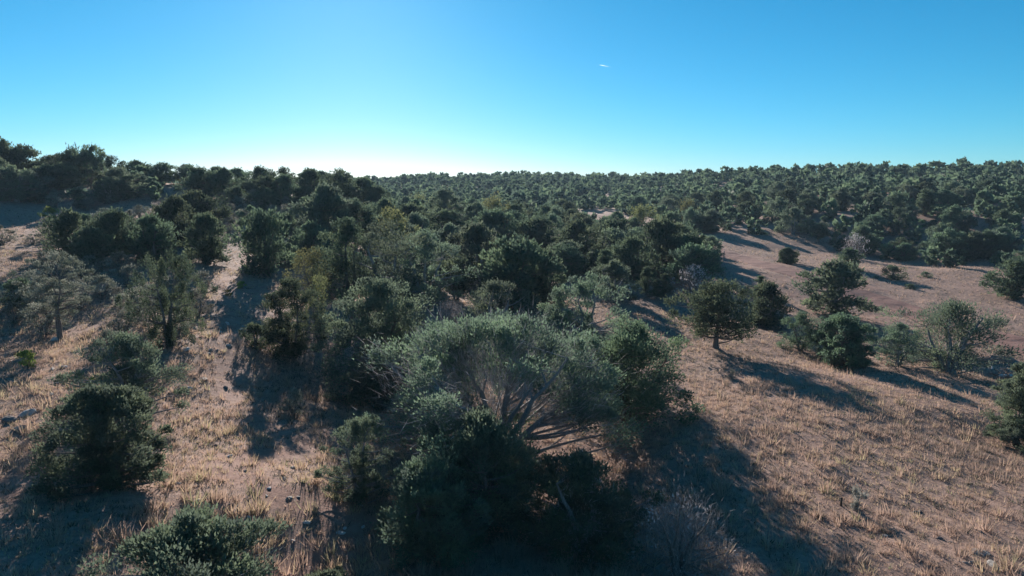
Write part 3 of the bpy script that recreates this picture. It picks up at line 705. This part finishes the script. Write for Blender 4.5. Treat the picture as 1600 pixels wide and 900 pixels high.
tag(o, 'dry pinkish straw bunch grass covering the slopes and meadow', 'grass')

# ------------------------------------------------------------------ rocks and gravel
def rock_mesh(name, seed, m, flat=.55):
    g = np.random.default_rng(seed); import bmesh
    bm = bmesh.new(); bmesh.ops.create_icosphere(bm, subdivisions=2, radius=.5)
    cuts = [(unit(g.normal(size=3)), g.uniform(.24, .42)) for _ in range(9)]; st = np.array([g.uniform(.8, 1.3), g.uniform(.6, .95), flat])
    for v in bm.verts:
        p = np.array(v.co)
        for nrm, d in cuts:
            e = p @ nrm
            if e > d: p = p - nrm * (e - d)
        v.co = Vector((p + g.normal(0, .012, 3)) * st)
    me = bpy.data.meshes.new(name); bm.to_mesh(me); bm.free(); me.materials.append(M[m]); return me
RK = {m_: [rock_mesh(m_, k_ * 7 + len(m_), m_, .5 + .1 * k_) for k_ in range(3)] for m_ in ('rock', 'palerock', 'darkrock', 'redrock')}
def rock(u, v, wpx, m_, label, group=None, i=0, flat=1.0):
    x, y, z = ground_at(u, v); s = wpx / F * math.hypot(y, CAMZ)
    o = put('rock', RK[m_][i % 3], None, (x, y, z + s * .02 * flat), i * 1.7, (s, s, s * flat)); tag(o, label, 'rock', group)
rock(43, 648, 34, 'palerock', 'pale flat boulder lying in grass on the left slope', i=1, flat=.8)
rock(30, 672, 20, 'rock', 'grey stone just below the pale flat boulder', i=2)
rock(16, 660, 26, 'darkrock', 'dark stone next to the pale flat boulder', i=0)
rock(1530, 868, 30, 'rock', 'long grey rock lying in grass at the foot of the slope', i=0, flat=.6)
rock(1555, 886, 26, 'rock', 'smaller grey rock just below the long grey rock', i=1)
rock(88, 532, 16, 'palerock', 'pale stone under the tall pale grey shrub', i=2)
rock(412, 868, 14, 'palerock', 'pale stone on the red gravel patch', i=1, flat=.6)
rock(532, 833, 16, 'palerock', 'flat pale stone beside the shadow on the gravel', i=0, flat=.5)
rr2 = random.Random(12)
x, y, z = ground_at(1562, 566); s_ = 50 / F * y
o = put('earth_bank', rock_mesh('earth_bank', 91, 'redrock', .5), None, (x, y, z + .05), .4, (s_ * 1.3, s_ * .7, s_ * .9)); tag(o, 'crumbling red earth bank at the edge of the eroded wash', 'bank')
for k_ in range(26): rock(rr2.uniform(20, 360), rr2.uniform(540, 640), rr2.uniform(7, 15), rr2.choice(['rock', 'darkrock', 'palerock']), 'small stone half hidden in grass of the left slope', 'stones on the left slope', k_)
for k_ in range(16): rock(rr2.gauss(372, 22), rr2.uniform(488, 555), rr2.uniform(5, 10), rr2.choice(['rock', 'rock', 'palerock']), 'grey stone along the stony trail', 'stones along the trail', k_)
for k_ in range(24): rock(rr2.uniform(250, 590), rr2.uniform(690, 890), rr2.uniform(6, 13), rr2.choice(['rock', 'darkrock', 'palerock']), 'small stone on the gravelly slope beside the gully', 'stones on the gravelly slope', k_)
for k_ in range(12): rock(rr2.uniform(1250, 1595), rr2.uniform(800, 895), rr2.uniform(7, 11), rr2.choice(['rock', 'darkrock', 'darkrock']), 'small stone between grass tufts of the grass slope', 'stones on the grass slope', k_)
for k_ in range(14): rock(rr2.uniform(1548, 1592), rr2.uniform(574, 592), rr2.uniform(6, 13), rr2.choice(['palerock', 'palerock', 'redrock']), 'pale stone on the floor of the eroded red wash', 'stones in the wash', k_)
for k_ in range(12): rock(rr2.uniform(975, 1000), rr2.uniform(440, 452), rr2.uniform(5, 9), 'palerock', 'pale rubble stone by the pointed young junipers', 'rubble by the pointed junipers', k_)

# ------------------------------------------------------------------ small things
def post(u, v, hpx, label, m_, rpx=1.6):
    x, y, z = ground_at(u, v); k = math.hypot(y, CAMZ) / F; h = hpx * k; r = rpx * k
    b = MB(); tube(b, [(0, 0, -.25), (0, 0, h * .5), (r * .2, 0, h * .94), (r * .2, 0, h)], [r, r, r * .95, r * .6], 8)
    e = bpy.data.objects.new('marker_post', None); COL.objects.link(e); e.location = (x, y, z); tag(e, label, 'post')
    put('shaft', b.mesh('post_shaft', M[m_], True), e)
    c = MB(); tube(c, [(0, 0, h - .01), (0, 0, h + r * .8), (0, 0, h + r * 1.2)], [r * 1.35, r * 1.3, .002], 8)
    put('cap', c.mesh('post_cap', M['palerock' if m_ != 'post' else m_], True), e)
post(1314, 792, 11, 'short dark wooden post beside the whitish cactus on the grass slope', 'post')
post(1131, 408, 15, 'thin pale marker post standing in the meadow by the track', 'greybark', .7)
b, c, w = tree_data(61, .8, .7, 18, 40, .09, 'flame', 5, .05, 0, 5, .6, .2, .1)
x, y, z = ground_at(1337, 801)
make_tree('cactus_shrub', 'whitish spiny cactus shrub on the open grass slope', 'cactus', (x, y, z - .02), [('stem', b.mesh('cactus_stem', M['bark'])), ('spiny_branches', c.mesh('cactus_spines', M['cactus']))])

# aircraft trail high in the sky
D = 22000.0; a0, b0 = ray(936, 101); a1, b1 = ray(957, 105)
q0 = np.array([a0 * D, D, CAMZ + b0 * D]); q1 = np.array([a1 * D, D * 1.01, CAMZ + b1 * D * 1.01])
b = MB(); t = np.linspace(0, 1, 9)[:, None]; tube(b, q0 * (1 - t) + q1 * t, np.array([3, 13, 16, 15, 13, 11, 8, 5, 1.0]) * .42, 8)
tag(put('contrail', b.mesh('contrail', M['contrail'], True)), 'short white aircraft trail in the blue sky', 'contrail')


# ------------------------------------------------------------------ thin haze
hb = MB(); q = [(-700, -200, -14), (700, -200, -14), (700, 900, -14), (-700, 900, -14)]
HV = np.array(q + [(a, b, 40) for a, b, c in q], float); hb.add(HV, [[0, 3, 2, 1], [4, 5, 6, 7], [0, 1, 5, 4], [1, 2, 6, 5], [2, 3, 7, 6], [3, 0, 4, 7]])
m, nt, out = mat('thin_haze'); pv = N(nt, 'ShaderNodeVolumePrincipled'); pv.inputs['Color'].default_value = (.55, .78, 1, 1); pv.inputs['Density'].default_value = 0.00018; pv.inputs['Anisotropy'].default_value = 0.2
nt.links.new(pv.outputs[0], out.inputs['Volume'])
o = put('haze', hb.mesh('haze', m)); o['kind'] = 'stuff'; tag(o, 'thin blue haze in the valley air', 'haze')
